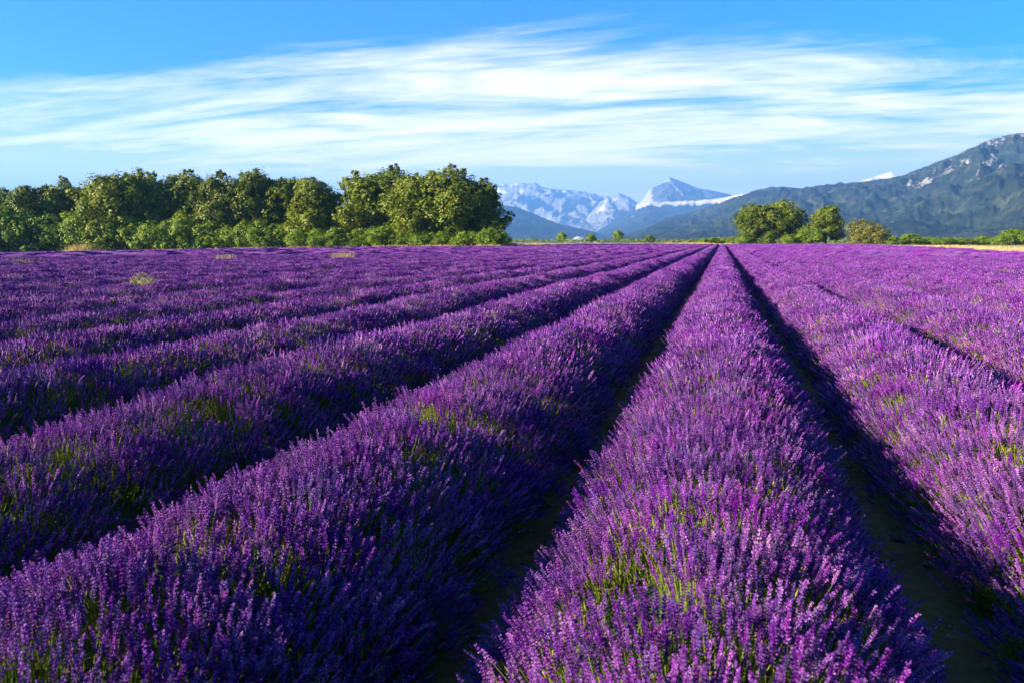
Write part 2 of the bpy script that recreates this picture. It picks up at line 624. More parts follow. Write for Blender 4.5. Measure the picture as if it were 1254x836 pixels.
def snow_left(px, rel, S, X, Y, Z, rd):
    up = np.clip((rel - 0.22) / 0.5, 0, 1)
    return 0.13 + 0.34 * up + 0.45 * (fbm(X * 0.0011, Y * 0.0011, 5, 5) - 0.5) - 0.35 * (rd > 0.74) * up


mountain("mountain_range", [(400, 296), (470, 262), (530, 240), (575, 232), (605, 229), (618, 226), (633, 224), (645, 225.5), (654, 223.5), (664, 229), (674, 231), (690, 233), (700, 234), (712, 234), (733, 240), (748, 241), (758, 236.5), (769, 241), (779, 248), (800, 262), (840, 285), (880, 298)],
         15500, 5000, 2400, ALPINE, "broad snow streaked mountain range with jagged crest", 53, 0.0030, 0.5, 17.0, None, snow_left, 520, 190, 0.9)
mountain("mountain_spur", [(690, 294), (708, 280), (722, 262), (734, 248), (743, 242), (750, 246), (757, 258), (768, 275), (785, 293)],
         12900, 2600, 1500, ALPINE, "pale pyramid shaped summit standing in front of the snowy range", 59, 0.0020, 0.65, 22.0, None, snow_left, 240, 130, 0.9)


def snow_dome(px, rel, S, X, Y, Z, rd):
    return np.full(Z.shape, 0.9)


mountain("mountain_dome", [(1000, 250), (1030, 231), (1050, 222), (1068, 216), (1086, 210.8), (1096, 215.5), (1110, 222), (1150, 240)],
         13000, 1700, 1400, ALPINE, "pale cream summit just showing over the forested ridge", 61, 0.0004, 0.14, 14.0, None, snow_dome, 160, 80, 0.8)
mountain("mountain_scree", [(692, 299), (700, 293.5), (707, 290), (716, 291), (724, 295), (732, 299)],
         3000, 220, 140, ALPINE, "small pale scree slope on the plain between two little trees", 67, 0.0004, 0.3, 60.0, None, snow_dome, 60, 30, 0.9)

# haze: the air between the field and the mountains
hb = 19500.0
hz0, hz1 = -12.0, 1400.0
hv = [(x, y, z) for z in (hz0, hz1) for x, y in ((-hb, -hb), (hb, -hb), (hb, hb), (-hb, hb))]
hf = [(3, 2, 1, 0), (4, 5, 6, 7), (0, 1, 5, 4), (1, 2, 6, 5), (2, 3, 7, 6), (3, 0, 4, 7)]
hm = bpy.data.meshes.new("haze")
hm.from_pydata(hv, [], hf)
hmat, ht, hout = new_mat("haze_air")
pv = N(ht, "ShaderNodeVolumePrincipled")
pv.inputs["Color"].default_value = (0.15, 0.39, 0.98, 1)
pv.inputs["Density"].default_value = 1.0e-4
pv.inputs["Anisotropy"].default_value = 0.1
L(ht, pv.outputs[0], hout.inputs["Volume"])
hm.materials.append(hmat)
tag(link("haze", hm), "thin blue haze lying between the field and the mountains", "haze", None, 'stuff')


# ------------------------------------------------------------------ plants: leaf clouds, trunks
def frames(d):
    d = d / np.linalg.norm(d, axis=-1, keepdims=True)
    ref = np.where(np.abs(d[..., 2:3]) < 0.9, np.array([0, 0, 1.0]), np.array([1.0, 0, 0]))
    a = np.cross(ref, d)
    a /= np.linalg.norm(a, axis=-1, keepdims=True)
    b = np.cross(d, a)
    return a, b, d


def leaf_quads(pos, nrm, size, rng, aspect=0.6):
    """one small folded-diamond quad per point"""
    n = len(pos)
    d = nrm + rng.normal(0, 0.55, (n, 3))
    a, b, _ = frames(d)
    th = rng.uniform(0, 2 * math.pi, n)[:, None]
    u = a * np.cos(th) + b * np.sin(th)
    w = np.cross(d / np.linalg.norm(d, axis=1, keepdims=True), u)
    s = size[:, None]
    V = np.stack([pos - u * s, pos - w * s * aspect, pos + u * s, pos + w * s * aspect], 1).reshape(-1, 3)
    F = np.arange(n * 4).reshape(-1, 4)
    return V, F


def tube(geo, pts, rad, sides=6, mat=0, tint=0.5):
    pts = np.asarray(pts, float)
    k = len(pts)
    d = np.gradient(pts, axis=0)
    a, b, _ = frames(d)
    th = np.arange(sides) / sides * 2 * math.pi
    V = pts[:, None, :] + (a[:, None, :] * np.cos(th)[None, :, None] + b[:, None, :] * np.sin(th)[None, :, None]) * np.asarray(rad)[:, None, None]
    V = V.reshape(-1, 3)
    F = []
    for i in range(k - 1):
        for j in range(sides):
            p, q = i * sides + j, i * sides + (j + 1) % sides
            F.append((p, q, q + sides))
            F.append((p, q + sides, p + sides))
    geo.add(V, np.array(F), mat, tint)


def tree_meshes(seed, height, width, base, nlobe, leaf, per_lobe, mat, upright=0.0, trunk_r=0.22):
    """returns (trunk mesh, crown mesh); crown from base*height to height"""
    rng = np.random.default_rng(seed)
    cz0 = base * height
    ch = height - cz0
    lobes = []
    g = Geo()
    top = np.array([rng.normal(0, 0.03) * height, rng.normal(0, 0.03) * height, cz0 + ch * 0.6])
    tube(g, [(0, 0, -0.1), (0.02 * height, 0, cz0 * 0.6 + 0.1), top * 0.6 + [0, 0, 0], top], [trunk_r * 1.25, trunk_r, trunk_r * 0.7, trunk_r * 0.25], 8)
    for i in range(nlobe):
        hfrac = (i + 0.5) / nlobe
        hfrac = hfrac ** 0.85
        ang = i * 2.399 + rng.uniform(-0.5, 0.5)
        maxr = width / 2 * (math.sin(math.pi * (0.16 + 0.80 * hfrac)) ** (0.65 if not upright else 0.9))
        rr = maxr * rng.uniform(0.45, 0.82)
        lr = width * rng.uniform(0.13, 0.215)
        c = np.array([math.cos(ang) * rr, math.sin(ang) * rr, cz0 + lr * 0.6 + (ch - lr * 1.5) * hfrac + rng.normal(0, 0.02) * height])
        lobes.append((c, lr))
        st = top * rng.uniform(0.35, 0.95)
        mid = (st + c) / 2 + [0, 0, -0.04 * height]
        tube(g, [st, mid, c], [trunk_r * 0.38, trunk_r * 0.22, trunk_r * 0.07], 5)
    # central fill and a few sprigs poking out
    lobes.append((np.array([0, 0, cz0 + ch * 0.45]), width * 0.30))
    for i in range(nlobe):
        c, lr = lobes[i]
        out = c - np.array([0, 0, cz0 + ch * 0.4])
        out /= np.linalg.norm(out)
        out = out + np.array([0, 0, 0.5])
        out /= np.linalg.norm(out)
        lobes.append((c + out * lr * rng.uniform(0.55, 0.85) + rng.normal(0, 0.15, 3) * lr, lr * rng.uniform(0.35, 0.55)))
        if rng.random() < 0.7:
            lobes.append((c + rng.normal(0, 0.75, 3) * lr, lr * rng.uniform(0.3, 0.5)))
    P, Nn, T = [], [], []
    for c, lr in lobes:
        n = int(per_lobe * (lr / (width * 0.17)) ** 2) + 40
        nc = max(5, n // 24)
        d = rng.normal(0, 1, (nc, 3))
        d /= np.linalg.norm(d, axis=1, keepdims=True)
        bump = 0.72 + 0.42 * rng.random(nc) + 0.25 * (rng.random(nc) ** 4)
        ctr = c + d * (lr * bump)[:, None] * np.array([1, 1, 0.9])
        ci = rng.integers(0, nc, n)
        sg = lr * rng.uniform(0.11, 0.2, nc)
        off = rng.normal(0, 1, (n, 3)) * sg[ci][:, None]
        P.append(ctr[ci] + off)
        Nn.append(d[ci] + off / (2.2 * sg[ci][:, None]) + np.array([0, 0, 0.35]))
        tone = rng.normal(0, 0.07, nc) + rng.normal(0, 0.06)
        T.append(np.clip(0.42 + rng.normal(0, 0.13, n) + tone[ci], 0, 1))
    P, Nn, T = np.concatenate(P), np.concatenate(Nn), np.concatenate(T)
    keep = P[:, 2] > 0.05
    P, Nn, T = P[keep], Nn[keep], T[keep]
    V, F = leaf_quads(P, Nn, leaf * rng.uniform(0.6, 1.25, len(P)), rng)
    crown = np_mesh("crown", V, F, [mat], tint=np.repeat(T, 4))
    trunk = g.mesh("trunk", [BARK], True)
    return trunk, crown


def place_tree(name, meshes, loc, rot, scale, label, cat, group=None):
    e = bpy.data.objects.new(name, None)
    COL.objects.link(e)
    e.location = (loc[0], loc[1], float(gz(loc[0])))
    e.rotation_euler = (0, 0, rot)
    e.scale = scale
    e.empty_display_size = 0.3
    link("trunk" if cat == "tree" else "stem", meshes[0], e)
    link("crown" if cat == "tree" else "foliage", meshes[1], e)
    return tag(e, label, cat, group)


rng0 = np.random.default_rng(7)
# unit plants: 10 m trees and 4 m shrubs, scaled when planted
OAKS = [tree_meshes(100 + i, 10.0, w, b, nl, 0.16, 1150, OAK, 0) for i, (w, b, nl) in enumerate([(8.5, 0.10, 17), (7.5, 0.08, 16), (9.5, 0.12, 19), (8.0, 0.06, 18), (7.0, 0.10, 15)])]
SHRUBS = [tree_meshes(200 + i, 4.0, w, 0.02, nl, 0.10, 760, SHRUB, 0, 0.07) for i, (w, nl) in enumerate([(5.0, 13), (4.4, 12), (5.6, 14)])]
SMALLTREE = [tree_meshes(300 + i, 5.0, w, 0.24, 9, 0.16, 220, SHRUB, 0, 0.10) for i, w in enumerate([5.4, 4.6])]
TAWNYBUSH = tree_meshes(320, 5.0, 8.6, 0.02, 16, 0.14, 420, TAWNY, 0, 0.12)


def line_range(px):
    """distance of the tree row behind the field edge, by picture column"""
    return float(np.interp(px, [-140, 0, 330, 625, 700], [232, 225, 188, 152, 190]))


def plant(kind, meshes, unit_h, unit_w, px, top, wpx, dist, label, cat, group, wfit=True):
    x, y = spot(px, dist)
    h = dist * rise(px, top) + CAM_H - float(gz(x))
    persp = math.hypot(*ray(px, HORIZON)[:2]) / FPX
    wd = wpx / FPX * dist / persp
    sxy = wd / unit_w
    return place_tree(kind, meshes, (x, y), rng0.uniform(0, 6.28), (sxy, sxy, h / unit_h), label, cat, group)


WT = [8.5, 7.5, 9.5, 8.0, 7.0]
LBL_ROW = "green leafy oak tree standing in the dense row behind the shrubs"
left_trees = [(-90, 226, 60, 0), (-45, 230, 56, 1), (8, 228, 50, 2), (42, 226, 44, 4), (76, 219, 44, 1), (106, 225, 42, 3), (146, 206, 62, 0), (184, 207, 54, 2), (230, 206, 54, 3), (270, 211, 50, 1),
              (310, 206, 58, 2), (350, 211, 54, 0), (388, 215, 46, 4), (452, 207, 60, 3), (484, 203, 56, 1), (522, 207, 60, 0), (553, 202, 66, 2), (585, 216, 52, 3)]
for i, (px, top, w, k) in enumerate(left_trees):
    lab = LBL_ROW
    lab = {388: "dark oak tree just before the sky gap in the oak row", 452: "oak tree with yellowish leaves just after the sky gap in the oak row",
           76: "slim oak rising above its lower neighbours behind the straw clump"}.get(px, lab)
    if px == 553:
        lab = "tallest broad crowned oak tree near the end of the tree row"
    if px == 585:
        lab = "dark round oak tree ending the tree row beside the blue hill"
    plant("oak_tree", OAKS[k], 10.0, WT[k], px, top + 0.06 * (HORIZON - top), w * 1.55, line_range(px) + 7 + 4 * ((i * 7) % 3), lab, "tree", "oak trees in a row along the field edge")
WS = [5.0, 4.4, 5.6]
LBL_SH = "bright green leafy shrub in the hedge at the foot of the oak row"
shrubs = [(-70, 254, 50), (-30, 250, 46), (10, 250, 52), (42, 258, 40), (68, 262, 36), (100, 258, 40), (134, 268, 36), (166, 264, 36), (198, 268, 36), (232, 261, 38), (262, 272, 34), (290, 274, 32), (312, 270, 32),
          (340, 274, 34), (366, 280, 28), (392, 281, 30), (418, 278, 32), (444, 280, 30), (470, 277, 32), (496, 282, 28), (520, 281, 28), (545, 284, 26), (574, 283, 30), (602, 280, 30)]
for i, (px, top, w) in enumerate(shrubs):
    k = i % 3
    lab = {100: "bright green shrub directly behind the tall straw grass clump", 602: "bright green shrub under the last oak, ending the hedge",
           418: "bright green shrub below the sky gap in the oak row"}.get(px, LBL_SH)
    plant("shrub", SHRUBS[k], 4.0, WS[k], px, top, w * 1.5, line_range(px) + 1.5 + (i % 2) * 0.8, lab, "shrub", "shrubs hedging the field edge")

# the group on the right of the rows
plant("oak_tree", OAKS[0], 10, 8.5, 928, 249, 56, 268, "broad green oak of the lone pair beyond the end of the lavender rows", "tree", None)
plant("oak_tree", OAKS[2], 10, 9.5, 958, 247.5, 58, 272, "dark green oak with flat top joined to its neighbour beyond the lavender rows", "tree", None)
plant("oak_tree", OAKS[4], 10, 7.0, 1012, 253, 40, 270, "narrow upright oak between the broad oak pair and the browned bush", "tree", None)
plant("shrub", SHRUBS[0], 4, 5.0, 990, 280, 34, 266, "rounded green shrub growing between the broad oak and the narrow oak", "shrub", None)
plant("shrub", SHRUBS[1], 4, 4.4, 940, 283, 26, 264, "light green shrub under the lone oak pair", "shrub", "shrubs under the lone oak pair")
plant("shrub", SHRUBS[2], 4, 5.6, 966, 287, 24, 264, "light green shrub under the lone oak pair", "shrub", "shrubs under the lone oak pair")
plant("shrub", SHRUBS[2], 4, 5.6, 912, 288, 26, 264, "light green shrub under the lone oak pair", "shrub", "shrubs under the lone oak pair")
plant("round_bush", TAWNYBUSH, 5, 8.6, 1060, 271, 60, 266, "round browned green bush standing at the edge of the straw meadow", "bush", None)
LBL_H = "low green shrub in the loose hedge behind the straw meadow"
for i, (px, top, w) in enumerate([(1092, 289, 16), (1115, 286, 26), (1136, 290, 18), (1156, 291, 26), (1180, 291, 22), (1205, 289.5, 28), (1228, 288, 20), (1245, 280, 34), (1290, 282, 40), (1330, 286, 36)]):
    plant("shrub", SHRUBS[i % 3], 4, WS[i % 3], px, top, w * 1.15, 330 + (i % 3) * 8, LBL_H, "shrub", "shrubs behind the straw meadow")
LBL_E = "low green shrub at the far end of the lavender rows"
for i, (px, top, w) in enumerate([(862, 292, 12), (874, 290.5, 16), (888, 291, 16), (898, 290, 14)]):
    plant("shrub", SHRUBS[i % 3], 4, WS[i % 3], px, top, w * 1.15, 300 + (i % 3) * 5, LBL_E, "shrub", "shrubs at the far end of the rows")
# four little trees on the plain
for (px, top, w, k, lab) in [(688, 284.5, 15, 0, "small round tree beside the pale scree slope, next to the oak row's end"), (723, 286, 15, 1, "small leaning tree just past the pale scree slope"),
                             (757, 282, 16, 0, "largest of the small round trees along the far edge of the field"), (795, 288, 14, 1, "small low tree in front of the forested ridge foot")]:
    plant("small_tree", SMALLTREE[k], 5, [5.4, 4.6][k], px, top, w, 345, lab, "tree", "little trees along the far field edge")


# distant wood: a far-off strip of bushes that reads as one mass
def distant_wood():
    rng = np.random.default_rng(5)
    P, Nn = [], []
    for px in np.arange(560, 1300, 2.2):
        d = rng.uniform(650, 1100)
        x, y = spot(px + rng.uniform(-1, 1), d)
        r = rng.uniform(1.6, 3.6)
        n = 60
        v = rng.normal(0, 1, (n, 3))
        v /= np.linalg.norm(v, axis=1, keepdims=True)
        P.append(np.array([x, y, r * 0.7]) + v * r * np.array([1.5, 1.5, 0.9]) * rng.uniform(0.6, 1, (n, 1)))
        Nn.append(v + [0, 0, 0.4])
    P, Nn = np.concatenate(P), np.concatenate(Nn)
    P[:, 2] = np.maximum(P[:, 2], 0.3)
    V, F = leaf_quads(P, Nn, rng.uniform(0.5, 1.0, len(P)), rng)
    me = np_mesh("distant_wood", V, F, [OAK], tint=np.repeat(np.clip(rng.normal(0.4, 0.2, len(P)), 0, 1), 4))
    tag(link("distant_wood", me), "thin line of far off woodland on the plain under the mountains", "wood", None, 'stuff')


distant_wood()


# dry grass
def blades(pos, hgt, rng, wid=0.012, lean=0.28, tint=(0.5, 0.22)):
    n = len(pos)
    a = rng.uniform(0, 2 * math.pi, n)
    side = np.stack([np.cos(a), np.sin(a), 0 * a], 1) * (wid * rng.uniform(0.6, 1.4, n))[:, None]
    b = rng.uniform(0, 2 * math.pi, n)
    ln = np.abs(rng.normal(0, lean, n)) * hgt
    tip = np.stack([np.cos(b) * ln, np.sin(b) * ln, hgt], 1)
    mid = tip * np.array([0.35, 0.35, 0.6])
    V = np.stack([pos - side, pos + side, pos + mid + side * 0.9, pos + mid - side * 0.9, pos + tip], 1).reshape(-1, 3)
    i = np.arange(n)[:, None] * 5
    F = np.concatenate([i + [0, 1, 2], i + [0, 2, 3], i + [3, 2, 4]])
    T = np.repeat(np.clip(rng.normal(*tint, n), 0, 1), 5)
    return V, F, T


def grass_patch(name, pos, hgt, seed, label, mat=STRAW, wid=0.012, kind='stuff', cat="grass", lean=0.28, group=None):
    rng = np.random.default_rng(seed)
    pos = np.asarray(pos, float)
    V, F, T = blades(pos, hgt, rng, wid, lean)
    me = np_mesh(name, V, F, [mat], tint=T)
    return tag(link(name, me), label, cat, group, kind)


def right_edge_grass():
    rng = np.random.default_rng(21)
    pts = [np.array(p) for p in (FR1, FR2, FR3, FR4)]
    seg = [np.linalg.norm(pts[i + 1] - pts[i]) for i in range(3)]
    n = 16000
    k = rng.choice(3, n, p=np.array(seg) / sum(seg))
    u = rng.random(n)
    a = np.array(pts)[k]
    b = np.array(pts)[k + 1]
    d = b - a
    nrm = np.stack([d[:, 1], -d[:, 0]], 1) / np.linalg.norm(d, axis=1, keepdims=True)
    off = 0.6 + 26 * rng.random(n) ** 1.6
    p = a + d * u[:, None] + nrm * off[:, None]
    patch = fbm(p[:, 0] * 0.3, p[:, 1] * 0.3, 3, 4)
    h = rng.uniform(0.25, 0.7, n) * (0.5 + 0.9 * patch)
    grass_patch("dry_grass", np.column_stack([p, np.zeros(n)]), h, 22, "tall dry straw grass along the edge of the meadow", wid=0.03)


right_edge_grass()


def far_edge_grass():
    rng = np.random.default_rng(31)
    P, H = [], []
    for px in np.arange(612, 905, 0.35):
        d = float(np.interp(px, [612, 625, 700, 905], [168, 178, 266, 268])) + rng.uniform(0, 12)
        c = vnoise(px / 9.0, 0.5, 3)
        if c < 0.35:
            continue
        for _ in range(10):
            x, y = spot(px + rng.uniform(-0.3, 0.3), d + rng.uniform(0, 2))
            P.append((x, y, 0))
            H.append(rng.uniform(0.6, 1.0) * (0.5 + 1.1 * c))
    grass_patch("dry_grass", P, np.array(H), 32, "pale dry grass along the far end of the lavender rows", wid=0.035)


far_edge_grass()


def hedge_foot_grass():
    rng = np.random.default_rng(41)
    P, H = [], []
    for px in np.arange(-120, 612, 0.12):
        c = fbm(px / 30.0, 0.3, 3, 8)
        clump = math.exp(-((px - 100) / 26.0) ** 2)
        if c < 0.5 and rng.random() > 0.15 + clump:
            continue
        d = line_range(px) - 2.0 - rng.uniform(0, 2.0) - 2.5 * clump
        for _ in range(1 + int(3 * clump)):
            x, y = spot(px + rng.uniform(-0.3, 0.3), d + rng.uniform(-0.6, 0.6))
            P.append((x, y, float(gz(x))))
            H.append(rng.uniform(0.8, 1.35) + 2.4 * clump * rng.random())
    grass_patch("dry_grass", P, np.array(H), 42, "straw coloured grass fringe between the lavender and the shrub hedge", wid=0.035)


hedge_foot_grass()


def weed(px, py, r, h, n, mat, label, seed):
    rng = np.random.default_rng(seed)
    g = 0.0
    for _ in range(6):
        x, y = on_plane(px, py, 0.62 + g)
        g = float(gz(x))
    a = rng.uniform(0, 6.28, n)
    q = r * np.sqrt(rng.random(n)) * 0.7
    pos = np.column_stack([x + np.cos(a) * q, y + np.sin(a) * q, np.zeros(n)])
    V, F, T = blades(pos, rng.uniform(0.6, 1.0, n) * h, rng, 0.009, 0.22, (0.55, 0.2))
    # seed heads / leaflets on the upper half
    m = n * 2
    a = rng.uniform(0, 6.28, m)
    q = r * np.sqrt(rng.random(m))
    zz = h * rng.uniform(0.62, 1.08, m)
    lp = np.column_stack([x + np.cos(a) * q, y + np.sin(a) * q, zz * (1 - 0.18 * (q / r) ** 2)])
    LV, LF = leaf_quads(lp, np.tile([0, 0, 1.0], (m, 1)), rng.uniform(0.012, 0.03, m), rng)
    LF = np.concatenate([LF[:, [0, 1, 2]], LF[:, [0, 2, 3]]])
    V2 = np.concatenate([V, LV])
    F2 = np.concatenate([F, LF + len(V)])
    T2 = np.concatenate([T, np.repeat(np.clip(rng.normal(0.6, 0.2, m), 0, 1), 4)])
    me = np_mesh("weed_clump", V2, F2, [mat], tint=T2)
    me.transform(__import__("mathutils").Matrix.Translation((-x, -y, 0)))
    return tag(link("weed_clump", me, None, (x, y, g)), label, "weed")


W1 = weed(174, 351, 0.30, 0.92, 260, WEEDG, "yellow green weed clump rising above the lavender rows", 1)
W2 = weed(275, 319, 0.75, 1.05, 260, STRAW, "beige dry weed tuft among the lavender near the shrub hedge", 2)
W3 = weed(420, 317, 0.95, 1.12, 420, STRAW, "widest pale straw weed tuft among the lavender", 3)
W4 = weed(28, 322, 0.8, 0.9, 160, WEEDG, "faint olive weed patch among the lavender by the straw clump", 4)
W5 = weed(1025, 305, 0.8, 1.0, 120, STRAW, "thin pale weed in the lavender below the browned bush", 6)

# ------------------------------------------------------------------ lavender
SPACE = 1.80
ROW_X0 = 0.03


def bipyr(sides=3):
    """unit spindle along +Z from 0 to 1, radius 1 at 0.45"""
    th = np.arange(sides) / sides * 2 * math.pi
    V = np.concatenate([[[0, 0, 0]], np.column_stack([np.cos(th), np.sin(th), np.full(sides, 0.45)]), [[0, 0, 1]]])
    F = []
    for i in range(sides):
        j = (i + 1) % sides
        F.append((0, 1 + j, 1 + i))
        F.append((1 + i, 1 + j, sides + 1))
    return V, np.array(F)


BV, BF = bipyr(3)


def spindle(geo, p, d, ln, rad, mat, tint):
    a, b, c = frames(np.asarray(d, float))
    V = p + BV[:, 0:1] * a * rad + BV[:, 1:2] * b * rad + BV[:, 2:3] * c * ln
    geo.add(V, BF, mat, tint)


def stem(geo, p0, p1, r0, mat, tint, bow):
    mid = (p0 + p1) / 2 + bow
    pts = np.stack([p0, mid, p1])
    d = p1 - p0
    a, b, _ = frames(d)
    th = np.arange(3) / 3 * 2 * math.pi
    ring = a * np.cos(th)[:, None] + b * np.sin(th)[:, None]
    V = np.concatenate([pts[i] + ring * r0 * (1.0, 0.9, 0.7)[i] for i in range(3)])
    F = []
    for i in range(2):
        for j in range(3):
            k = (j + 1) % 3
            F += [(i * 3 + j, i * 3 + k, i * 3 + 3 + k), (i * 3 + j, i * 3 + 3 + k, i * 3 + 3 + j)]
    geo.add(V, np.array(F), mat, tint)


def spike(geo, base, d, ln, wid, lod, rng, mat=0):
    """flower spike of whorled buds along direction d"""
    d = d / np.linalg.norm(d)
    a, b, _ = frames(d)
    tone = np.clip(rng.normal(0.46, 0.17), 0.05, 0.95)
    if lod == 0:
        nw = int(rng.integers(6, 9))
        for w in range(nw):
            f = w / (nw - 1)
            r = wid * (0.62 + 0.5 * math.sin(math.pi * (0.18 + 0.74 * f))) * 0.5
            if w == 0 and rng.random() < 0.6:
                f = -0.16
            ph = rng.uniform(0, 6.28)
            for k in range(6):
                th = ph + k * math.pi / 3 + rng.normal(0, 0.15)
                o = a * math.cos(th) + b * math.sin(th)
                dd = d * 0.85 + o * rng.uniform(0.22, 0.6)
                t = np.clip(tone + rng.normal(0, 0.10), 0, 1)
                spindle(geo, base + d * ln * f * 0.86 + o * r * 0.25, dd, 0.0088 * (1.1 - 0.3 * f), 0.0022, mat, t)
                if rng.random() < 0.14:      # an open corolla: paler
                    spindle(geo, base + d * ln * f * 0.86 + o * r * 0.9 + d * 0.006, o + d * 0.3, 0.0048, 0.0028, mat, np.clip(t + 0.25, 0, 1))
        spindle(geo, base + d * ln * 0.8, d, ln * 0.24, wid * 0.22, mat, tone)
    elif lod == 1:
        nw = 5
        for w in range(nw):
            f = w / nw
            t = np.clip(tone + rng.normal(0, 0.14), 0, 1)
            spindle(geo, base + d * ln * f, d + 0.25 * rng.normal(0, 1, 3) * 0.5, ln * 0.34, wid * (0.52 - 0.16 * abs(f - 0.35) * 2), mat, t)
    else:
        spindle(geo, base, d, ln, wid * 0.56, mat, tone)


def tuft(seed, n, lod, rad, flowers=1.0, thick=1.0):
    """a bunch of flowering stems growing along +Z out of a leaf cushion"""
    rng = np.random.default_rng(seed)
    g = Geo()
    for i in range(n):
        q = rad * math.sqrt((i + 0.5) / n)
        a = i * 2.39996 + rng.uniform(-0.5, 0.5)
        o = np.array([math.cos(a) * q, math.sin(a) * q, 0.0])
        hgt = rng.normal(0.172, 0.022)
        if rng.random() < 0.035:
            hgt += rng.uniform(0.02, 0.06)
        p0 = o * 0.55 + np.array([0, 0, -0.05])
        lean = np.array([rng.normal(0, 0.028), rng.normal(0, 0.028), 0])
        p1 = o * 1.15 + lean + np.array([0, 0, hgt])
        isf = rng.random() < flowers
        if lod < 2:
            stem(g, p0, p1, (0.0012 if lod == 0 else 0.0018) * thick, 1, np.clip(rng.normal(0.55, 0.2), 0, 1), rng.normal(0, 0.006, 3))
        elif i % 3 == 0:
            spindle(g, p0, p1 - p0, np.linalg.norm(p1 - p0), 0.004 * thick, 1, rng.uniform(0.3, 0.8))
        if isf:
            ln = rng.uniform(0.048, 0.082)
            spike(g, p1 - (p1 - p0) / np.linalg.norm(p1 - p0) * 0.01, (p1 - p0) + rng.normal(0, 0.02, 3), ln, rng.uniform(0.009, 0.0125) * thick, lod, rng)
        elif lod < 2:
            for k in range(3):
                f = rng.uniform(0.55, 1.05)
                spindle(g, p0 + (p1 - p0) * f, (p1 - p0) * 2 + rng.normal(0, 0.18, 3), rng.uniform(0.03, 0.06), 0.0022 * thick, 1, rng.uniform(0.5, 1.0))
    # narrow leaves in the cushion
    if lod < 2:
        for i in range(n * 5 // 2 if lod == 0 else n // 2):
            q = rad * 1.1 * math.sqrt(rng.random())
            a = rng.uniform(0, 6.28)
            p = np.array([math.cos(a) * q, math.sin(a) * q, -0.04])
            spindle(g, p, np.array([rng.normal(0, 0.4), rng.normal(0, 0.4), 1.0]), rng.uniform(0.06, 0.13), 0.0026 * thick, 1, rng.uniform(0.1, 0.7))
    return g


LAVMATS = [FLOWER, STEM]
PROTO = {0: [], 1: [], 2: []}
for lod, cnt, tk in ((0, 29, 1.0), (1, 27, 1.15), (2, 24, 1.45)):
    for v in range(7):
        fl = 0.97 if v < 5 else 0.68
        me = tuft(1000 + lod * 50 + v, cnt + (10 if v >= 5 else 0), lod, 0.105, fl, tk).mesh("tuft_source", LAVMATS)
        PROTO[lod].append(bpy.data.objects.new("tuft_source", me))


def profile(theta, a, h):
    """cushion cross-section: point and outward normal for angle from the vertical"""
    x = a * np.sin(theta)
    z = h * np.maximum(np.cos(theta), 0) ** 1.15
    nx = np.sin(theta) / a
    nz = np.cos(theta) / h
    ln = np.hypot(nx, nz)
    return x, z, nx / ln, nz / ln


def row_shape(k, y):
    """half width, height and sideways wander of the leaf cushion of row k along y"""
    pl = 0.46
    dome = np.abs(np.sin(math.pi * (y / pl + 3.7 * vnoise(k * 1.7 + 0 * y, y * 0.13, 2)))) ** 0.7
    big = fbm(y * 0.55 + k * 13.1, 0 * y + k * 3.3, 3, 5)
    a = 0.63 * (0.90 + 0.09 * dome + 0.26 * (big - 0.5))
    h = 0.51 * (0.91 + 0.08 * dome + 0.36 * (fbm(y * 0.45 + k * 7.7, 0 * y + k * 5.1, 3, 6) - 0.5))
    wob = 0.10 * (fbm(y * 0.22 + k * 9.7, 0 * y + 1.3, 2, 8) - 0.5)
    return a, h, wob


def far_patch(seed, n=1300, length=1.6):
    """a whole stretch of flowering row, for the distance"""
    rng = np.random.default_rng(seed)
    g = Geo()
    y = rng.uniform(-length / 2, length / 2, n)
    th = np.clip(rng.uniform(-1, 1, n) * 1.42, -1.42, 1.42)
    a = 0.63 * (0.95 + 0.12 * (fbm(y * 2 + seed, 0 * y, 2, 3) - 0.5))
    h = 0.51 * (0.95 + 0.16 * (fbm(y * 1.7 + seed, 0 * y + 5, 2, 3) - 0.5))
    x, z, nx, nz = profile(th, a, h)
    for i in range(n):
        d = np.array([nx[i] * 0.62, rng.normal(0, 0.12), nz[i] * 0.62 + 0.5]) + rng.normal(0, 0.1, 3)
        d /= np.linalg.norm(d)
        p = np.array([x[i], y[i], z[i]])
        tone = np.clip(rng.normal(0.48, 0.14), 0, 1)
        hh = rng.normal(0.165, 0.025)
        spindle(g, p + d * (hh - 0.03), d, 0.09, 0.016, 0, tone)
        if i % 4 == 0:
            spindle(g, p, d, hh, 0.008, 1, rng.uniform(0.3, 0.8))
    return g.mesh("patch_source", LAVMATS)


PATCH = [bpy.data.objects.new("patch_source", far_patch(1500 + i)) for i in range(4)]


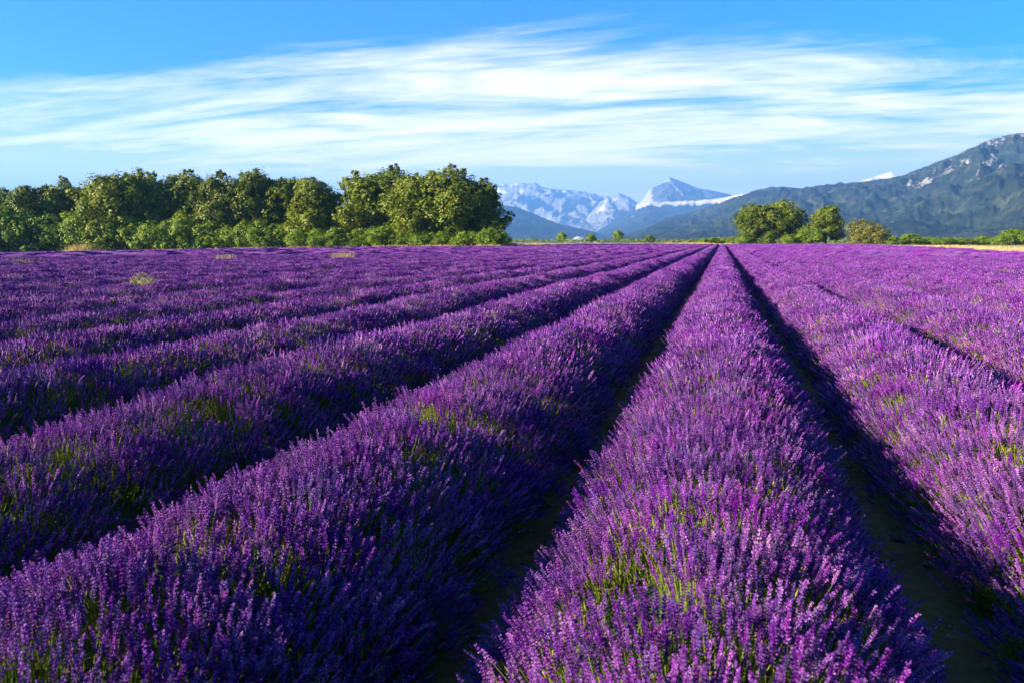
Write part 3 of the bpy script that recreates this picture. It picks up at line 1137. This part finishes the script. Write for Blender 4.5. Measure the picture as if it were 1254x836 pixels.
def scatter_group(name, protos):
    """geometry nodes: instance one of the source meshes on every vertex, using attributes rot, size, pick"""
    ng = bpy.data.node_groups.new(name, 'GeometryNodeTree')
    ng.interface.new_socket("Geometry", in_out='INPUT', socket_type='NodeSocketGeometry')
    ng.interface.new_socket("Geometry", in_out='OUTPUT', socket_type='NodeSocketGeometry')
    gi = ng.nodes.new("NodeGroupInput")
    go = ng.nodes.new("NodeGroupOutput")
    jn = ng.nodes.new("GeometryNodeJoinGeometry")
    for o in reversed(protos):
        oi = ng.nodes.new("GeometryNodeObjectInfo")
        oi.inputs["Object"].default_value = o
        oi.inputs["As Instance"].default_value = False
        gt = ng.nodes.new("GeometryNodeGeometryToInstance")
        ng.links.new(oi.outputs["Geometry"], gt.inputs[0])
        ng.links.new(gt.outputs[0], jn.inputs[0])
    iop = ng.nodes.new("GeometryNodeInstanceOnPoints")
    iop.inputs["Pick Instance"].default_value = True

    def named(nm, typ):
        n = ng.nodes.new("GeometryNodeInputNamedAttribute")
        n.data_type = typ
        n.inputs["Name"].default_value = nm
        return n.outputs[0]
    ng.links.new(gi.outputs[0], iop.inputs["Points"])
    ng.links.new(jn.outputs[0], iop.inputs["Instance"])
    ng.links.new(named("pick", 'INT'), iop.inputs["Instance Index"])
    ng.links.new(named("rot", 'FLOAT_VECTOR'), iop.inputs["Rotation"])
    ng.links.new(named("size", 'FLOAT_VECTOR'), iop.inputs["Scale"])
    ng.links.new(iop.outputs[0], go.inputs[0])
    return ng


# clods and stones on the soil between the nearest rows
def clods():
    rng = np.random.default_rng(77)
    g = Geo()
    for k in (-2, -1, 0, 1, 2):
        for _ in range(260):
            y = 0.8 + 13 * rng.random() ** 1.5
            x = ROW_X0 + (k + 0.5) * SPACE + rng.normal(0, 0.2)
            r = 0.008 + 0.03 * rng.random() ** 3
            nv = 6
            d = np.array([[1, 0, 0], [-1, 0, 0], [0, 1, 0], [0, -1, 0], [0, 0, 0.7], [0, 0, -0.7]], float)
            V = d * r * rng.uniform(0.7, 1.3, (nv, 1)) + rng.normal(0, 0.1 * r, (nv, 3)) + [x, y, r * 0.35]
            F = np.array([(0, 2, 4), (2, 1, 4), (1, 3, 4), (3, 0, 4), (2, 0, 5), (1, 2, 5), (3, 1, 5), (0, 3, 5)])
            g.add(V, F, 0, rng.random())
    me = g.mesh("soil_clods", [CLOD])
    tag(link("soil_clods", me), "loose brown clods and stones lying in the furrows between lavender rows", "clods", None, 'stuff')


CLOD = leafy("clod_earth", [(0.0, (0.10, 0.055, 0.035)), (0.6, (0.22, 0.14, 0.09)), (1.0, (0.38, 0.30, 0.22))], 0.0, 0.95, 0.1, 0.1)
clods()

# one node group for all: sources 0-6 near, 7-13 middle, 14-20 far tufts, 21-24 distant stretches
SOURCES = PROTO[0] + PROTO[1] + PROTO[2] + PATCH
SCATTER = scatter_group("lavender_scatter", SOURCES)


def euler_from(a, b, c):
    """rotation matrices with columns a,b,c -> XYZ euler"""
    ry = np.arcsin(np.clip(-a[:, 2], -1, 1))
    rx = np.arctan2(b[:, 2], c[:, 2])
    rz = np.arctan2(a[:, 1], a[:, 0])
    return np.column_stack([rx, ry, rz])


B_LO, B_HI = bearing(0) - R(9), bearing(W0) + R(10)


def seen(x, y):
    b = np.arctan2(x, y)
    return ((b > B_LO) & (b < B_HI)) | ((np.hypot(x, y) < 4.5) & (y > -2.5))


PATCH_FROM = 62.0
SPIKE_MESH = []
for i in range(6):
    rg = np.random.default_rng(900 + i)
    g = Geo()
    p1 = np.array([rg.normal(0, 0.012), rg.normal(0, 0.012), 0.178])
    stem(g, np.array([0, 0, -0.03]), p1, 0.0013, 1, 0.55, rg.normal(0, 0.006, 3))
    spike(g, p1 - [0, 0, 0.008], p1 + rg.normal(0, 0.012, 3), rg.uniform(0.055, 0.085), 0.0125, 0, rg)
    SPIKE_MESH.append(g.mesh("flower_spike", LAVMATS))

ROW_LABEL = "long rounded row of purple flowering lavender running towards the mountains"
ROW_GROUP = "lavender rows planted side by side across the field"
ROW_OF = {}
for w, lab in ((W1, "lavender row with the yellow green weed clump growing in it"), (W2, "lavender row with the beige dry weed tuft standing in it"), (W3, "lavender row with the widest pale straw tuft standing in it"),
               (W4, "lavender row with the faint olive weed patch in it"), (W5, "lavender row with the thin pale weed in it, below the browned bush")):
    ROW_OF[int(round((w.location.x - ROW_X0) / SPACE))] = lab
n_inst = 0
for k in range(-125, 24):
    xr = ROW_X0 + k * SPACE
    rng = np.random.default_rng(5000 + k)
    ys = np.arange(-2.5, 270.0, 0.25)
    ok = inside_field(xr + 0 * ys, ys) & seen(xr + 0 * ys, ys)
    if ok.sum() < 8:
        continue
    y0, y1 = ys[ok].min(), ys[ok].max()
    e = bpy.data.objects.new("lavender_row", None)
    COL.objects.link(e)
    e.location = (xr, y0, float(gz(xr)))
    e.empty_display_size = 0.3
    tag(e, ROW_OF.get(k, ROW_LABEL), "lavender row", ROW_GROUP)
    # leaf cushion
    yy = [y0]
    while yy[-1] < y1:
        d = math.hypot(xr, yy[-1])
        yy.append(yy[-1] + (0.10 if d < 14 else 0.2 if d < 40 else 0.8))
    yy = np.array(yy)
    a, h, wob = row_shape(k, yy)
    th = np.linspace(-math.pi / 2, math.pi / 2, 11)
    TH, _ = np.meshgrid(th, yy)
    cxx, czz, cnx, cnz = profile(TH, a[:, None], h[:, None])
    lump = 0.05 * (fbm(yy[:, None] * 6 + k, TH * 3, 3, 14) - 0.5)
    V = np.stack([cxx + wob[:, None] + cnx * lump, np.broadcast_to(yy[:, None] - y0, cxx.shape), np.where(np.abs(TH) > 1.5, -0.05, czz + cnz * lump)], -1).reshape(-1, 3)
    me = np_mesh("foliage", V, grid_faces(len(yy), len(th)), [MOUND], tint=np.clip(fbm(V[:, 0] * 20 + k, V[:, 1] * 20, 3, 2), 0, 1), smooth=True)
    if me.polygons[0].normal.z < 0 and len(me.polygons) > 4 and me.polygons[4].normal.z < 0:
        me.flip_normals()
    link("foliage", me, e)
    # flowering tufts up to PATCH_FROM, whole stretches beyond
    near = max(0.0, PATCH_FROM ** 2 - xr ** 2) ** 0.5
    ya, yb = y0, min(y1, near)
    pos, rot, size, pick = [], [], [], []
    if yb > ya:
        n = int((yb - ya) * 112)
        y = rng.uniform(ya, yb, n)
        th = rng.uniform(-1, 1, n) * 1.46
        a, h, wob = row_shape(k, y)
        x, z, nx, nz = profile(th, a, h)
        sel = seen(xr + x, y)
        y, th, x, z, nx, nz, wob = y[sel], th[sel], x[sel], z[sel], nx[sel], nz[sel], wob[sel]
        n = len(y)
        d = np.column_stack([nx * 0.66, rng.normal(0, 0.06, n), nz * 0.66 + 0.50]) + rng.normal(0, 0.06, (n, 3))
        fa, fb, fc = frames(d)
        sp = rng.uniform(0, 2 * math.pi, n)[:, None]
        ra = fa * np.cos(sp) + fb * np.sin(sp)
        rb = np.cross(fc, ra)
        pos.append(np.column_stack([x + wob, y - y0, z]))
        rot.append(euler_from(ra, rb, fc))
        s = rng.normal(1.0, 0.07, n) * (1 + 0.15 * (fbm(y * 1.3 + k * 5, th * 1.2, 2, 9) - 0.5))
        low = np.abs(th) > 1.15
        s = np.where(low, s * rng.uniform(0.75, 1.0, n), s)
        size.append(np.column_stack([s, s, s]))
        dist = np.hypot(xr + x, y) + rng.uniform(-1.5, 1.5, n)
        lod = np.where(dist < 7.0, 0, np.where(dist < 24.0, 1, 2))
        green = fbm(y * 0.9 + k * 3.3, th * 1.1 + k, 3, 19) + 0.16 * (np.abs(th) > 0.8) * rng.random(n)
        v = np.where((green > 0.69) | (rng.random(n) < 0.12), 5 + rng.integers(0, 2, n), rng.integers(0, 5, n))
        pick.append(lod * 7 + v)
    if y1 > near:
        yp = np.arange(max(y0, near) + 0.6, y1, 1.15)
        n = len(yp)
        if n:
            ap, hp, wp = row_shape(k, yp)
            pos.append(np.column_stack([wp, yp - y0, 0 * yp]))
            rot.append(np.column_stack([0 * yp, 0 * yp, rng.integers(0, 2, n) * math.pi]))
            size.append(np.column_stack([ap / 0.598, np.ones(n), hp / 0.4845 * rng.uniform(0.94, 1.06, n)]))
            pick.append(21 + rng.integers(0, 4, n))
    pos, rot, size, pick = (np.concatenate(q) for q in (pos, rot, size, pick))
    n_inst += len(pos)
    me = bpy.data.meshes.new("flower_spikes")
    me.vertices.add(len(pos))
    me.vertices.foreach_set("co", np.ascontiguousarray(pos, np.float32).ravel())
    for nm, typ, arr, key in (("rot", 'FLOAT_VECTOR', rot, "vector"), ("size", 'FLOAT_VECTOR', size, "vector"), ("pick", 'INT', pick, "value")):
        at = me.attributes.new(nm, typ, 'POINT')
        at.data.foreach_set(key, np.ascontiguousarray(arr, np.int32 if typ == 'INT' else np.float32).ravel())
    for m in LAVMATS:
        me.materials.append(m)
    fo = link("flower_spikes", me, e)
    fo["kind"] = 'stuff'
    md = fo.modifiers.new("scatter", 'NODES')
    md.node_group = SCATTER
    # the flower spikes that show largest, one by one
    if k in (-1, 0):
        cnt = 280
        y = rng.uniform(1.25, 3.6, 4000)
        th = rng.uniform(-1.2, 1.2, 4000)
        a, h, wob = row_shape(k, y)
        x, z, nx, nz = profile(th, a, h)
        wx_, wy_, wz_ = xr + x + wob, y, z + 0.25 * nz
        # keep those inside the camera's view, nearest first
        fwd = -wx_ * math.sin(YAW) + wy_ * math.cos(YAW)
        sd = wx_ * math.cos(YAW) + wy_ * math.sin(YAW)
        dz = wz_ - CAM_H
        cz = fwd * math.cos(PITCH) - dz * math.sin(PITCH)
        cyy = fwd * math.sin(PITCH) + dz * math.cos(PITCH)
        vis = (cz > 0.3) & (np.abs(sd / cz) < 0.72) & (np.abs(cyy / cz) < 0.49)
        idx = np.nonzero(vis)[0]
        idx = idx[np.argsort(cz[idx] + rng.uniform(0, 0.5, len(idx)))][:cnt]
        d = np.column_stack([nx * 0.66, 0 * nx, nz * 0.66 + 0.46]) + rng.normal(0, 0.11, (4000, 3))
        fa, fb, fc = frames(d)
        eu = euler_from(fa, fb, fc)
        for i in idx:
            o = bpy.data.objects.new("flower_spike", SPIKE_MESH[int(rng.integers(0, 6))])
            COL.objects.link(o)
            o.parent = e
            o.location = (x[i] + wob[i], y[i] - y0, z[i])
            o.rotation_euler = eu[i]
            s = rng.uniform(0.9, 1.15)
            o.scale = (s, s, s)
print("lavender instances", n_inst)
